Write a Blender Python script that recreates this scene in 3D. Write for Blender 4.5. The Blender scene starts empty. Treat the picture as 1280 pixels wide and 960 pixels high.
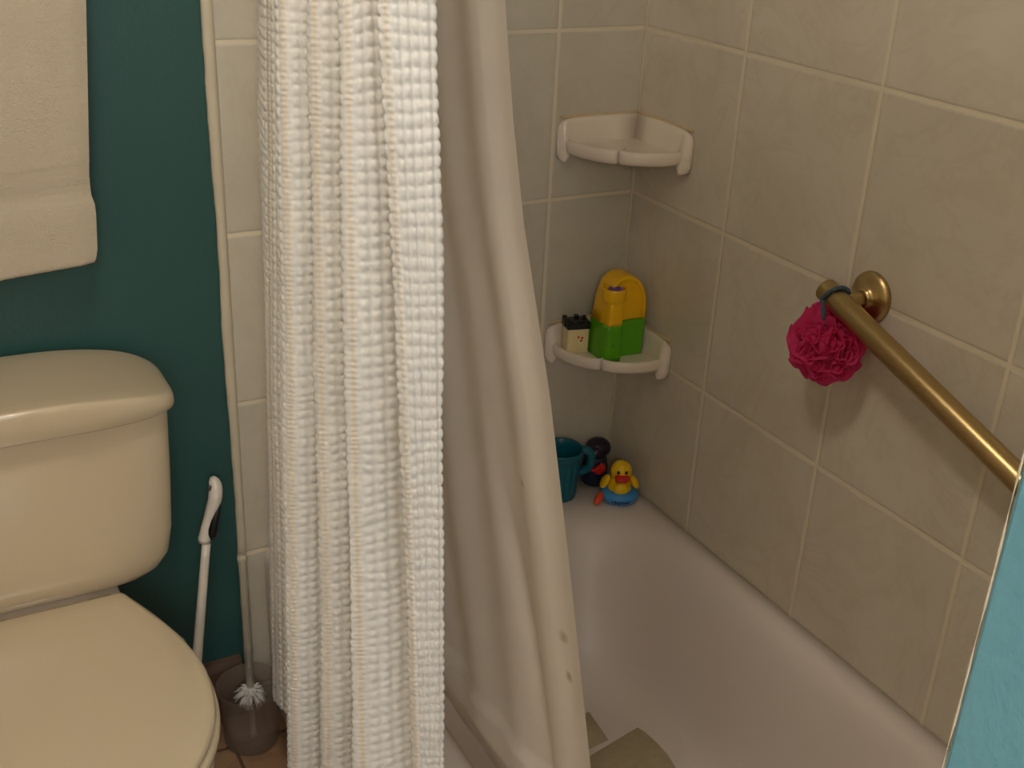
import bpy, math, random
import numpy as np
from mathutils import Vector, Matrix
random.seed(7)
RNG = np.random.default_rng(7)
PI = math.pi
COL = bpy.context.scene.collection

# ---------------------------------------------------------------- helpers
def lin(c):
    c = c / 255.0
    return c / 12.92 if c <= 0.04045 else ((c + 0.055) / 1.055) ** 2.4
def rgb(r, g, b):
    return (lin(r), lin(g), lin(b), 1.0)

class Nodes:
    def __init__(self, name):
        self.m = bpy.data.materials.new(name)
        self.m.use_nodes = True
        self.t = self.m.node_tree
        self.b = self.t.nodes['Principled BSDF']
    def n(self, typ, **kw):
        nd = self.t.nodes.new(typ)
        for k, v in kw.items():
            setattr(nd, k, v)
        return nd
    def l(self, a, b):
        self.t.links.new(a, b)
    def val(self, x, sock):
        if isinstance(x, (int, float)):
            sock.default_value = x
        else:
            self.l(x, sock)
    def math(self, op, a, b=0.0, c=0.0, clamp=False):
        nd = self.n('ShaderNodeMath', operation=op)
        nd.use_clamp = clamp
        for i, v in enumerate((a, b, c)):
            self.val(v, nd.inputs[i])
        return nd.outputs[0]
    def mix(self, fac, a, b):
        nd = self.n('ShaderNodeMix', data_type='RGBA')
        self.val(fac, nd.inputs[0])
        for i, v in ((6, a), (7, b)):
            if isinstance(v, tuple):
                nd.inputs[i].default_value = v
            else:
                self.l(v, nd.inputs[i])
        return nd.outputs[2]
    def pos(self):
        return self.n('ShaderNodeNewGeometry').outputs['Position']
    def noise(self, vec, scale, detail=3.0, rough=0.5, dist=0.0):
        nd = self.n('ShaderNodeTexNoise')
        self.l(vec, nd.inputs['Vector'])
        nd.inputs['Scale'].default_value = scale
        nd.inputs['Detail'].default_value = detail
        nd.inputs['Roughness'].default_value = rough
        nd.inputs['Distortion'].default_value = dist
        return nd.outputs['Fac']
    def ramp(self, fac, stops):
        nd = self.n('ShaderNodeValToRGB')
        self.l(fac, nd.inputs[0])
        e = nd.color_ramp.elements
        while len(e) < len(stops):
            e.new(0.5)
        for el, (p, c) in zip(e, stops):
            el.position = p
            el.color = c
        return nd.outputs[0]
    def bump(self, h, strength, dist):
        nd = self.n('ShaderNodeBump')
        nd.inputs['Strength'].default_value = strength
        nd.inputs['Distance'].default_value = dist
        self.l(h, nd.inputs['Height'])
        self.l(nd.outputs[0], self.b.inputs['Normal'])
        return nd

def simple(name, col, rough=0.4, metal=0.0, mottle=0.04, scale=9.0, spec=0.5, coat=0.0, bump=0.0, bscale=60.0, trans=0.0, alpha=1.0):
    N = Nodes(name)
    p = N.pos()
    f = N.noise(p, scale)
    dark = tuple(c * (1 - mottle) for c in col[:3]) + (1,)
    light = tuple(min(1, c * (1 + mottle)) for c in col[:3]) + (1,)
    N.l(N.ramp(f, [(0.3, dark), (0.7, light)]), N.b.inputs['Base Color'])
    N.b.inputs['Roughness'].default_value = rough
    N.b.inputs['Metallic'].default_value = metal
    N.b.inputs['Specular IOR Level'].default_value = spec
    N.b.inputs['Coat Weight'].default_value = coat
    N.b.inputs['Coat Roughness'].default_value = 0.04
    N.b.inputs['Transmission Weight'].default_value = trans
    N.b.inputs['Alpha'].default_value = alpha
    if bump:
        N.bump(N.noise(p, bscale, 4.0, 0.6), bump, 0.01)
    return N.m

def translucent(name, col, amount, rough=0.6, bump=0.0, bscale=300.0, spec=0.3, stain=None, alpha=1.0, ladder=None):
    """principled mixed with a translucent lobe: cloth, vinyl, netting"""
    N = Nodes(name)
    p = N.pos()
    f = N.noise(p, 14.0)
    dark = tuple(c * 0.95 for c in col[:3]) + (1,)
    c = N.ramp(f, [(0.3, dark), (0.7, col)])
    if ladder:
        uvn = N.n('ShaderNodeUVMap', uv_map='weave')
        sx = N.n('ShaderNodeSeparateXYZ'); N.l(uvn.outputs[0], sx.inputs[0])
        dseam = sx.outputs[0]
        k = N.math('SUBTRACT', 1.0, N.math('MULTIPLY', dseam, 3.4), clamp=True)
        c = N.mix(N.math('MULTIPLY', k, 0.9, clamp=True), c, ladder)
    if stain:
        for (sx, sy, sz), r, sc in stain:
            v = N.n('ShaderNodeVectorMath', operation='DISTANCE')
            N.l(p, v.inputs[0]); v.inputs[1].default_value = (sx, sy, sz)
            wob = N.math('MULTIPLY', N.noise(p, 90.0), r * 0.9)
            d = N.math('ADD', v.outputs['Value'], wob)
            k = N.math('SUBTRACT', 1.0, N.math('DIVIDE', d, r * 1.25), clamp=True)
            k = N.math('MULTIPLY', k, 1.6, clamp=True)
            c = N.mix(k, c, sc)
    N.l(c, N.b.inputs['Base Color'])
    N.b.inputs['Roughness'].default_value = rough
    N.b.inputs['Specular IOR Level'].default_value = spec
    N.b.inputs['Alpha'].default_value = alpha
    if bump:
        N.bump(N.noise(p, bscale, 3.0, 0.6), bump, 0.004)
    tr = N.n('ShaderNodeBsdfTranslucent')
    N.l(c, tr.inputs[0])
    mx = N.n('ShaderNodeMixShader')
    mx.inputs[0].default_value = amount
    N.l(N.b.outputs[0], mx.inputs[1]); N.l(tr.outputs[0], mx.inputs[2])
    out = N.t.nodes['Material Output']
    N.l(mx.outputs[0], out.inputs['Surface'])
    return N.m

def tile_mat(name, ax_u, ax_v, off_u, off_v, size, grout_w, tile_a, tile_b, vein, grout, rough, vary=0.06, vein_amt=0.24, tint=None):
    """square ceramic tiles laid on world axes, with grout grooves and faint veins"""
    N = Nodes(name)
    p = N.pos()
    sep = N.n('ShaderNodeSeparateXYZ'); N.l(p, sep.inputs[0])
    def axis(i, off):
        wob = N.math('MULTIPLY', N.math('SUBTRACT', N.noise(p, 45.0, 2.0), 0.5), 0.0022)
        q = N.math('DIVIDE', N.math('ADD', N.math('SUBTRACT', sep.outputs[i], off), wob), size)
        cell = N.math('FLOOR', q)
        fr = N.math('SUBTRACT', q, cell)
        edge = N.math('SUBTRACT', 0.5, N.math('ABSOLUTE', N.math('SUBTRACT', fr, 0.5)))
        return cell, N.math('MULTIPLY', edge, size)
    cu, du = axis(ax_u, off_u)
    cv, dv = axis(ax_v, off_v)
    d = N.math('MINIMUM', du, dv)
    mr = N.n('ShaderNodeMapRange', interpolation_type='SMOOTHSTEP')
    N.l(d, mr.inputs['Value'])
    mr.inputs['From Min'].default_value = grout_w * 0.5 - 0.0008
    mr.inputs['From Max'].default_value = grout_w * 0.5 + 0.0012
    tile = mr.outputs[0]
    cmb = N.n('ShaderNodeCombineXYZ'); N.l(cu, cmb.inputs[0]); N.l(cv, cmb.inputs[1]); cmb.inputs[2].default_value = ax_u * 3.7
    wn = N.n('ShaderNodeTexWhiteNoise'); N.l(cmb.outputs[0], wn.inputs['Vector'])
    # each tile its own cut of the pattern
    sh = N.n('ShaderNodeVectorMath', operation='MULTIPLY_ADD')
    N.l(wn.outputs['Color'], sh.inputs[0]); sh.inputs[1].default_value = (7, 7, 7); N.l(p, sh.inputs[2])
    base = N.ramp(N.noise(sh.outputs[0], 5.0, 4.0, 0.55, 0.6), [(0.32, tile_a), (0.68, tile_b)])
    v = N.noise(sh.outputs[0], 4.5, 6.0, 0.62, 2.2)
    vm = N.math('SUBTRACT', 1.0, N.math('MULTIPLY', N.math('ABSOLUTE', N.math('SUBTRACT', v, 0.5)), 22.0), clamp=True)
    patch = N.math('MULTIPLY', vm, N.math('MULTIPLY', N.noise(sh.outputs[0], 7.0, 2.0), vein_amt))
    base = N.mix(patch, base, vein)
    hsv = N.n('ShaderNodeHueSaturation')
    N.l(base, hsv.inputs['Color'])
    N.l(N.math('ADD', 1.0 - vary * 0.5, N.math('MULTIPLY', wn.outputs['Value'], vary)), hsv.inputs['Value'])
    col = N.mix(tile, grout, hsv.outputs[0])
    N.l(col, N.b.inputs['Base Color'])
    N.l(N.math('ADD', 0.75, N.math('MULTIPLY', tile, rough - 0.75)), N.b.inputs['Roughness'])
    mr2 = N.n('ShaderNodeMapRange', interpolation_type='SMOOTHERSTEP')
    N.l(d, mr2.inputs['Value'])
    mr2.inputs['From Min'].default_value = grout_w * 0.3
    mr2.inputs['From Max'].default_value = grout_w * 0.5 + 0.004
    h = N.math('ADD', mr2.outputs[0], N.math('MULTIPLY', N.noise(p, 30.0, 3.0), 0.06))
    N.bump(h, 0.5, 0.002)
    return N.m

def base_props(o, label=None, cat=None, group=None, kind=None):
    if label: o['label'] = label
    if cat: o['category'] = cat
    if group: o['group'] = group
    if kind: o['kind'] = kind
    return o

def empty(name, loc, label, cat, group=None):
    o = bpy.data.objects.new(name, None)
    COL.objects.link(o)
    o.location = loc
    o.empty_display_size = 0.05
    return base_props(o, label, cat, group)

def wloc(o):
    v = Vector((0, 0, 0))
    while o:
        v += Vector(o.location); o = o.parent
    return v

def mesh(name, V, F, mat, parent=None, smooth=True, origin=None, mats=None, midx=None):
    """world-space vertices -> one object; a child is expressed relative to its parent"""
    V = np.asarray(V, dtype=np.float64).reshape(-1, 3)
    if parent is not None:
        off = np.array(wloc(parent))
    elif origin is not None:
        off = np.array(origin)
    else:
        off = np.array([(V[:, 0].min() + V[:, 0].max()) / 2, (V[:, 1].min() + V[:, 1].max()) / 2, V[:, 2].min()])
    me = bpy.data.meshes.new(name)
    me.from_pydata((V - off).tolist(), [], [tuple(int(i) for i in f) for f in F])
    me.validate()
    for m in (mats or [mat]):
        me.materials.append(m)
    if midx is not None:
        for p, i in zip(me.polygons, midx):
            p.material_index = i
    if smooth:
        me.polygons.foreach_set('use_smooth', [True] * len(me.polygons))
    me.update()
    o = bpy.data.objects.new(name, me)
    COL.objects.link(o)
    if parent is not None:
        o.parent = parent
    else:
        o.location = off
    return o

def gridmesh(name, G, mat, parent=None, smooth=True, close_u=False):
    """G: (rows, cols, 3) numpy grid, fast path"""
    r, c, _ = G.shape
    V = G.reshape(-1, 3)
    off = np.array(wloc(parent)) if parent is not None else np.array([V[:, 0].mean(), V[:, 1].mean(), V[:, 2].min()])
    cc = c if close_u else c - 1
    i = np.arange(r - 1)[:, None] * c
    j = np.arange(cc)[None, :]
    j2 = (j + 1) % c
    Q = np.stack([i + j, i + j2, i + c + j2, i + c + j], -1).reshape(-1, 4)
    me = bpy.data.meshes.new(name)
    me.vertices.add(len(V)); me.vertices.foreach_set('co', (V - off).astype(np.float32).ravel())
    me.loops.add(Q.size); me.loops.foreach_set('vertex_index', Q.astype(np.int32).ravel())
    me.polygons.add(len(Q))
    me.polygons.foreach_set('loop_start', np.arange(0, Q.size, 4, dtype=np.int32))
    me.polygons.foreach_set('loop_total', np.full(len(Q), 4, dtype=np.int32))
    me.update(calc_edges=True)
    if smooth:
        me.polygons.foreach_set('use_smooth', np.ones(len(Q), dtype=bool))
    me.materials.append(mat)
    o = bpy.data.objects.new(name, me)
    COL.objects.link(o)
    if parent is not None:
        o.parent = parent
    else:
        o.location = off
    return o

def box(x0, x1, y0, y1, z0, z1):
    V = [(x, y, z) for z in (z0, z1) for x, y in ((x0, y0), (x1, y0), (x1, y1), (x0, y1))]
    F = [(3, 2, 1, 0), (4, 5, 6, 7), (0, 1, 5, 4), (1, 2, 6, 5), (2, 3, 7, 6), (3, 0, 4, 7)]
    return V, F

def join(*parts):
    V, F = [], []
    for v, f in parts:
        b = len(V)
        V += [tuple(x) for x in v]
        F += [tuple(i + b for i in q) for q in f]
    return V, F

def bevel(o, w, seg=3):
    m = o.modifiers.new('bevel', 'BEVEL')
    m.width = w; m.segments = seg; m.limit_method = 'ANGLE'; m.angle_limit = math.radians(40)
    return o

def loft(rings, cap0=True, cap1=True):
    """list of closed rings with equal point counts"""
    n = len(rings[0])
    V = [tuple(p) for r in rings for p in r]
    F = []
    for k in range(len(rings) - 1):
        for i in range(n):
            a, b = k * n + i, k * n + (i + 1) % n
            F.append((a, b, b + n, a + n))
    if cap0:
        V.append(tuple(np.mean(np.array(rings[0]), 0))); c = len(V) - 1
        F += [(c, (i + 1) % n, i) for i in range(n)]
    if cap1:
        V.append(tuple(np.mean(np.array(rings[-1]), 0))); c = len(V) - 1
        b = (len(rings) - 1) * n
        F += [(c, b + i, b + (i + 1) % n) for i in range(n)]
    return V, F

def frame_of(d):
    d = Vector(d).normalized()
    u = d.orthogonal().normalized()
    return d, u, d.cross(u)

def lathe(profile, center, axis=(0, 0, 1), n=32, cap0=True, cap1=True):
    """profile [(radius, height along axis)]"""
    d, u, v = frame_of(axis)
    c = Vector(center)
    rings = []
    for r, h in profile:
        rings.append([c + d * h + (u * math.cos(t) + v * math.sin(t)) * max(r, 1e-5) for t in np.linspace(0, 2 * PI, n, endpoint=False)])
    return loft(rings, cap0, cap1)

def tube(path, rad, n=12, closed=False):
    P = [Vector(p) for p in path]
    R = rad if isinstance(rad, (list, tuple)) else [rad] * len(P)
    rings = []
    up = None
    for i, p in enumerate(P):
        a = P[(i - 1) % len(P)] if (closed or i > 0) else p
        b = P[(i + 1) % len(P)] if (closed or i < len(P) - 1) else p
        d = (b - a).normalized()
        if up is None:
            up = d.orthogonal().normalized()
        up = (up - d * up.dot(d)).normalized()
        w = d.cross(up)
        rings.append([p + (up * math.cos(t) + w * math.sin(t)) * R[i] for t in np.linspace(0, 2 * PI, n, endpoint=False)])
    if closed:
        V, F = loft(rings, False, False)
        m = len(rings); b = (m - 1) * n
        # match twist of the last ring to the first
        best = min(range(n), key=lambda s: sum((rings[-1][i] - rings[0][(i + s) % n]).length for i in range(n)))
        for i in range(n):
            F.append((b + i, b + (i + 1) % n, (i + 1 + best) % n, (i + best) % n))
        return V, F
    return loft(rings)

def ellipsoid(c, r, n=24, m=14, rot=None):
    c = Vector(c)
    rings = []
    for k in range(1, m):
        th = PI * k / m
        ring = []
        for t in np.linspace(0, 2 * PI, n, endpoint=False):
            p = Vector((r[0] * math.sin(th) * math.cos(t), r[1] * math.sin(th) * math.sin(t), -r[2] * math.cos(th)))
            if rot: p = rot @ p
            ring.append(c + p)
        rings.append(ring)
    V, F = loft(rings, False, False)
    for s, base in ((-1, 0), (1, (m - 2) * n)):
        p = Vector((0, 0, s * r[2]))
        if rot: p = rot @ p
        V.append(tuple(c + p)); q = len(V) - 1
        for i in range(n):
            a, b = base + i, base + (i + 1) % n
            F.append((q, b, a) if s < 0 else (q, a, b))
    return V, F

def rrect(x0, x1, y0, y1, r, z, n=8, m=10):
    """rounded rectangle ring with constant topology"""
    r = min(r, (x1 - x0) / 2 - 1e-4, (y1 - y0) / 2 - 1e-4)
    pts = []
    cs = [((x1 - r, y1 - r), 0), ((x0 + r, y1 - r), PI / 2), ((x0 + r, y0 + r), PI), ((x1 - r, y0 + r), 3 * PI / 2)]
    for k, ((cx, cy), a0) in enumerate(cs):
        for t in np.linspace(0, PI / 2, n):
            pts.append((cx + r * math.cos(a0 + t), cy + r * math.sin(a0 + t), z))
        (nx, ny), a1 = cs[(k + 1) % 4]
        p = Vector(pts[-1]); q = Vector((nx + r * math.cos(a1), ny + r * math.sin(a1), z))
        for t in np.linspace(0, 1, m + 2)[1:-1]:
            pts.append(tuple(p.lerp(q, t)))
    return pts

def sellipse(cx, cy, a, b, z, e=2.6, n=64):
    out = []
    for t in np.linspace(0, 2 * PI, n, endpoint=False):
        c, s = math.cos(t), math.sin(t)
        out.append((cx + a * math.copysign(abs(c) ** (2 / e), c), cy + b * math.copysign(abs(s) ** (2 / e), s), z))
    return out

def catmull(P, n):
    """P: (k, d) control points, n samples per segment"""
    P = np.asarray(P, float)
    Q = np.vstack([2 * P[0] - P[1], P, 2 * P[-1] - P[-2]])
    out = []
    for i in range(1, len(Q) - 2):
        t = np.linspace(0, 1, n, endpoint=False)[:, None]
        a, b, c, d = Q[i - 1], Q[i], Q[i + 1], Q[i + 2]
        out.append(0.5 * (2 * b + (c - a) * t + (2 * a - 5 * b + 4 * c - d) * t ** 2 + (3 * b - a - 3 * c + d) * t ** 3))
    out.append(P[-1:])
    return np.vstack(out)

# ---------------------------------------------------------------- materials
M = {}
M['teal'] = simple('teal_paint', rgb(46, 85, 83), rough=0.42, mottle=0.05, scale=3.0, bump=0.12, bscale=120)
M['blue'] = simple('end_wall_blue', rgb(116, 176, 198), rough=0.45, mottle=0.05, scale=4.0, bump=0.12, bscale=110)  # end wall colour, lighter and bluer than the teal
M['cream_paint'] = simple('cream_wall_paint', rgb(214, 200, 172), rough=0.6, mottle=0.03)
M['ceiling'] = simple('ceiling_paint', rgb(228, 220, 200), rough=0.8, mottle=0.03)
T = 0.305
TA, TB = rgb(208, 199, 183), rgb(218, 210, 195)
VEIN, GROUT = rgb(176, 154, 122), rgb(228, 218, 194)
M['tile_x'] = tile_mat('alcove_tile_long', 1, 2, -0.2846, 0.357, T, 0.0062, TA, TB, VEIN, GROUT, 0.28)
M['tile_y'] = tile_mat('alcove_tile_end', 0, 2, -0.1847, 0.357, T, 0.0062, rgb(201, 195, 180), rgb(212, 206, 192), VEIN, GROUT, 0.28, vein_amt=0.2)
M['floor'] = tile_mat('floor_tile', 0, 1, -0.862, -0.09, T, 0.006, rgb(150, 116, 88), rgb(172, 138, 106), rgb(120, 84, 62), rgb(96, 72, 56), 0.4, vary=0.1, vein_amt=0.6)
M['base'] = simple('brown_base', rgb(104, 80, 66), rough=0.45, mottle=0.18, scale=12)
M['caulk'] = simple('cream_caulk', rgb(208, 198, 176), rough=0.5, mottle=0.04, bump=0.1, bscale=60)
M['china'] = simple('bone_china', rgb(206, 190, 163), rough=0.08, mottle=0.015, scale=3, coat=0.5)
M['seat'] = simple('bone_plastic', rgb(210, 194, 166), rough=0.2, mottle=0.015, scale=3, coat=0.3)
M['enamel'] = simple('tub_enamel', rgb(228, 218, 213), rough=0.36, mottle=0.02, scale=3, coat=0.05)
M['ceramic'] = simple('shelf_ceramic', rgb(240, 228, 214), rough=0.12, mottle=0.02, scale=10, coat=0.5)
M['towel'] = translucent('towel_terry', rgb(222, 208, 186), 0.08, rough=0.95, bump=0.9, bscale=420, spec=0.05)
M['curtain'] = translucent('waffle_cotton', rgb(253, 252, 249), 0.15, rough=0.9, bump=0.25, bscale=700, spec=0.1, ladder=rgb(242, 228, 204),
                           stain=[((-0.79, -0.745, 1.155), 0.012, rgb(214, 184, 138))])
M['liner'] = translucent('liner_vinyl', rgb(243, 235, 226), 0.42, rough=0.38, spec=0.4,
                         stain=[((-0.678, -0.80, 0.90), 0.010, rgb(176, 156, 122)), ((-0.68, -0.86, 0.80), 0.009, rgb(184, 166, 134)),
                                ((-0.66, -0.88, 0.73), 0.012, rgb(186, 168, 138)), ((-0.655, -0.89, 0.68), 0.011, rgb(182, 164, 132))])
M['chrome'] = simple('rod_chrome', rgb(200, 198, 192), rough=0.2, metal=1.0, mottle=0.01)
def brass_mat():
    N = Nodes('brushed_bronze')
    p = N.pos()
    mp = N.n('ShaderNodeMapping'); N.l(p, mp.inputs[0])
    mp.inputs['Scale'].default_value = (900, 8, 900)
    f = N.noise(mp.outputs[0], 1.0, 2.0)
    N.l(N.ramp(f, [(0.3, rgb(180, 156, 108)), (0.7, rgb(196, 170, 120))]), N.b.inputs['Base Color'])
    N.b.inputs['Metallic'].default_value = 1.0
    N.b.inputs['Roughness'].default_value = 0.33
    return N.m
M['bronze'] = brass_mat()
M['pink'] = translucent('pink_netting', rgb(255, 84, 156), 0.5, rough=0.6, bump=0.7, bscale=900, spec=0.3)
M['cord'] = simple('grey_cord', rgb(70, 92, 108), rough=0.8, bump=0.5, bscale=900)
M['yellow'] = simple('yellow_plastic', rgb(252, 196, 10), rough=0.25, mottle=0.03)
M['green'] = simple('green_plastic', rgb(88, 172, 14), rough=0.25, mottle=0.03)
M['purple'] = simple('purple_plastic', rgb(120, 80, 160), rough=0.4, mottle=0.3, scale=150)
M['cream_plastic'] = simple('cream_plastic', rgb(242, 222, 170), rough=0.4, mottle=0.03)
M['black'] = simple('black_rubber', rgb(18, 20, 22), rough=0.35, mottle=0.05)
M['red'] = simple('red_plastic', rgb(214, 40, 36), rough=0.35)
M['orange'] = simple('orange_plastic', rgb(240, 92, 58), rough=0.35)
M['duck'] = simple('duck_vinyl', rgb(250, 204, 16), rough=0.35, mottle=0.03)
M['skyblue'] = simple('blue_vinyl', rgb(62, 150, 222), rough=0.35, mottle=0.03)
M['ink'] = simple('navy_ink', rgb(22, 60, 120), rough=0.5)
M['magenta'] = simple('mouth_magenta', rgb(200, 20, 90), rough=0.4)
M['tealcup'] = translucent('teal_plastic', rgb(8, 104, 126), 0.12, rough=0.3, spec=0.5)
M['navy'] = simple('navy_plastic', rgb(28, 34, 62), rough=0.35, mottle=0.1)
M['darkpurple'] = simple('dark_plum_plastic', rgb(38, 28, 46), rough=0.35, mottle=0.2, scale=60)
M['whiteplastic'] = simple('white_plastic', rgb(232, 222, 210), rough=0.3, mottle=0.02)
M['bristle'] = translucent('white_bristle', rgb(245, 240, 232), 0.2, rough=0.6)
M['tread'] = simple('tread_vinyl', rgb(190, 178, 148), rough=0.75, mottle=0.08, scale=60, bump=0.3, bscale=500)
M['grime'] = simple('shelf_caulk', rgb(216, 190, 150), rough=0.6, mottle=0.1, scale=50)
def clear(name, col, rough, tint_alpha):
    N = Nodes(name)
    f = N.noise(N.pos(), 20.0)
    N.l(N.ramp(f, [(0.3, tuple(c * .95 for c in col[:3]) + (1,)), (0.7, col)]), N.b.inputs['Base Color'])
    N.b.inputs['Roughness'].default_value = rough
    N.b.inputs['IOR'].default_value = 1.45
    N.b.inputs['Alpha'].default_value = tint_alpha
    N.b.inputs['Specular IOR Level'].default_value = 0.6
    return N.m
M['smoke'] = clear('smoky_clear_plastic', rgb(150, 132, 118), 0.15, 0.34)
M['acrylic'] = clear('clear_acrylic', rgb(214, 204, 184), 0.08, 0.42)
M['bulb'] = None

# ---------------------------------------------------------------- setting
XL, YF, ZC = -2.35, -3.1, 2.42
DECK = 0.36
def struct(name, VF, mat, smooth=False, **k):
    o = mesh(name, VF[0], VF[1], mat, smooth=smooth, **k)
    o['kind'] = 'structure'
    return o
struct('floor', box(XL, 0.12, YF, 0.12, -0.08, 0.0), M['floor'])
struct('ceiling', box(XL - .1, 0.12, YF - .1, 0.12, ZC, ZC + 0.08), M['ceiling'])
wb = struct('wall_back', box(XL - .1, 0.0, 0.006, 0.12, 0.0, ZC), M['teal'])
tp = mesh('tile_panel', *box(-0.792, 0.0, 0.0, 0.0065, 0.0, 2.2), M['tile_y'], parent=wb, smooth=False)
wr = struct('wall_right', box(0.0, 0.12, YF, 0.12, 0.0, ZC), M['tile_x'])
struct('wall_left', box(XL - .1, XL, YF, 0.006, 0.0, ZC), M['cream_paint'])
struct('wall_front', box(XL, 0.0, YF - .1, YF, 0.0, ZC), M['cream_paint'])
# wall closing the near end of the tub: painted towards the room, its arris chipped
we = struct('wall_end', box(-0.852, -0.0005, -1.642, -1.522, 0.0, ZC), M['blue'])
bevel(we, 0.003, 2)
mesh('tile_panel', *box(-0.84, -0.0005, -1.5225, -1.519, 0.0, 2.2), M['tile_y'], parent=we, smooth=False)
# chipped white bead on that arris; the bevel's highlight is in its pale colour
def ragged_strip(x0f, x1, y0, y1, z0, z1, n, seed, amp):
    r = np.random.default_rng(seed)
    zs = np.linspace(z0, z1, n)
    k = np.convolve(r.normal(0, 1, n + 8), np.ones(9) / 9, 'valid') * amp * 2
    xs = [x0f(z) + a for z, a in zip(zs, k)]
    rings = []
    for z, x in zip(zs, xs):
        yb = y0; yf = y1
        rings.append([(x, yb, z), (x, (yf * .6 + yb * .4), z), (x + (x1 - x) * .18, yf, z), (x + (x1 - x) * .6, yf - .0006, z), (x1, yf + .0005, z), (x1, yb, z)])
    return loft(rings)
struct('trim_1', ragged_strip(lambda z: -0.8075 + 0.005 * max(0, (0.5 - z)), -0.7915, 0.007, -0.0035, 0.13, 2.2, 110, 3, 0.0017), M['caulk'], smooth=True)
edge_bead = [tube([(-0.8520 - .0004 * math.sin(z * 61) * math.sin(z * 23), -1.5222, z) for z in np.linspace(0.9, 1.5, 90)], [.0005 + .0004 * math.sin(z * 47) * math.sin(z * 131) for z in np.linspace(0.9, 1.5, 90)], 8)]
mesh('pale_edge_bead', *join(*edge_bead), M['caulk'], parent=we)
# brown baseboard along the toilet wall, eased top
bb = [(-0.815, 0.006, 0.0), (-0.815, -0.012, 0.0), (-0.815, -0.012, 0.115), (-0.815, -0.006, 0.130), (-0.815, 0.006, 0.132)]
bb2 = [(XL, y, z) for _, y, z in bb]
struct('baseboard_back', loft([bb, bb2]), M['base'])
# grout line running up the inner corner of the alcove
struct('trim_2', tube([(-0.0012, -0.0012, z) for z in np.linspace(DECK + .001, 2.2, 30)], 0.0032, 8), M['caulk'], smooth=True)

# ---------------------------------------------------------------- bathtub
def tub():
    rings = []
    ox0, ox1, oy0, oy1 = -0.762, -0.0004, -1.5186, -0.0004
    for z, i in ((0.0, 0.006), (0.02, 0.002), (0.30, 0.0), (0.338, 0.0), (0.350, 0.003), (0.357, 0.008), (DECK, 0.017)):
        rings.append(rrect(ox0 + i, ox1 - i * .1, oy0 + i * .1, oy1 - i * .1, 0.012, z))
    ix0, ix1, iy0, iy1 = -0.672, -0.034, -1.40, -0.108
    # (z, front, wall, near, far inset, corner radius)
    prof = [(DECK, -0.010, -0.010, -0.012, -0.012, 0.17), (DECK - .001, 0.000, 0.000, 0, 0, 0.17), (DECK - .006, 0.009, 0.009, 0.010, 0.014, 0.175),
            (DECK - .016, 0.018, 0.018, 0.018, 0.028, 0.18), (DECK - .035, 0.027, 0.028, 0.026, 0.044, 0.18), (0.27, 0.038, 0.042, 0.036, 0.068, 0.18),
            (0.20, 0.050, 0.058, 0.046, 0.096, 0.18), (0.13, 0.066, 0.078, 0.060, 0.130, 0.18), (0.095, 0.080, 0.094, 0.075, 0.158, 0.18),
            (0.074, 0.100, 0.114, 0.096, 0.190, 0.17), (0.063, 0.126, 0.140, 0.124, 0.226, 0.15), (0.060, 0.16, 0.175, 0.16, 0.27, 0.12)]
    for z, f, w, nr, fr, r in prof:
        rings.append(rrect(ix0 + f, ix1 - w, iy0 + nr, iy1 - fr, r, z))
    for s in (0.6, 0.25):
        c = np.mean(np.array(rings[-1 if s == .6 else -2]), 0)
        rings.append([tuple(c + (np.array(p) - c) * s) for p in rings[len(rings) - (1 if s == .6 else 2)]])
    return loft(rings, True, True)
tb = empty('bathtub', (-0.383, -0.76, 0), 'white enamelled bathtub set along the tiled alcove wall', 'bathtub')
mesh('tub_shell', *tub(), M['enamel'], parent=tb)
dr = mesh('drain', *lathe([(0.0, 0.0), (0.034, 0.0), (0.036, 0.003), (0.028, 0.005), (0.024, 0.003), (0.0, 0.003)], (-0.36, -1.18, 0.0602), n=24), M['chrome'], parent=tb)
# two anti-slip treads stuck on the tub floor
def slab(poly, z0, h):
    n = len(poly)
    c = np.mean(np.array(poly), 0)
    ins = [tuple(c + (np.array(p) - c) * 0.99) for p in poly]
    return loft([[(x, y, z0) for x, y in poly], [(x, y, z0 + h * .6) for x, y in poly], [(x, y, z0 + h) for x, y in ins]])
t1 = [(-0.158, -0.431), (-0.192, -0.60), (-0.352, -0.64), (-0.318, -0.464)]
t2 = [(-0.246, -0.360), (-0.254, -0.440), (-0.360, -0.452), (-0.360, -0.372)]
o = mesh('non_slip_tread', *slab(t1[::-1], 0.0605, 0.0022), M['tread'])
base_props(o, 'beige anti-slip tread on the bathtub floor, nearest the camera, at the bottom edge', 'bath tread')
o = mesh('non_slip_tread', *slab(t2[::-1], 0.0605, 0.0022), M['tread'])
base_props(o, 'small beige anti-slip tread on the bathtub floor, half behind the plain liner', 'bath tread')

# ---------------------------------------------------------------- toilet
TX = -1.155
toilet = empty('toilet', (TX, -0.34, 0), 'bone coloured two-piece toilet with closed lid against the teal wall', 'toilet')
rings = []
for z, hw, yf in ((0.464, .105, -.160), (0.468, .135, -.174), (0.476, .163, -.184), (0.490, .183, -.191), (0.515, .197, -.198), (0.56, .204, -.202), (0.66, .209, -.206), (0.765, .212, -.208), (0.774, .212, -.208)):
    yb = -0.018
    rings.append(sellipse(TX, (yb + yf) / 2, hw, (yb - yf) / 2, z, 6.0, 120))
mesh('tank', *loft(rings), M['china'], parent=toilet)
def crown(x):
    return 0.823 - 0.026 * min(1.0, abs((x - TX) / 0.222)) ** 2.2
rings = []
lidring = lambda ins, dz, z=None: [(x, y, (crown(x) + dz) if z is None else z) for x, y, _ in sellipse(TX, -0.122, 0.224 - ins, 0.108 - ins * .6, 0, 4.2, 144)]
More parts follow.
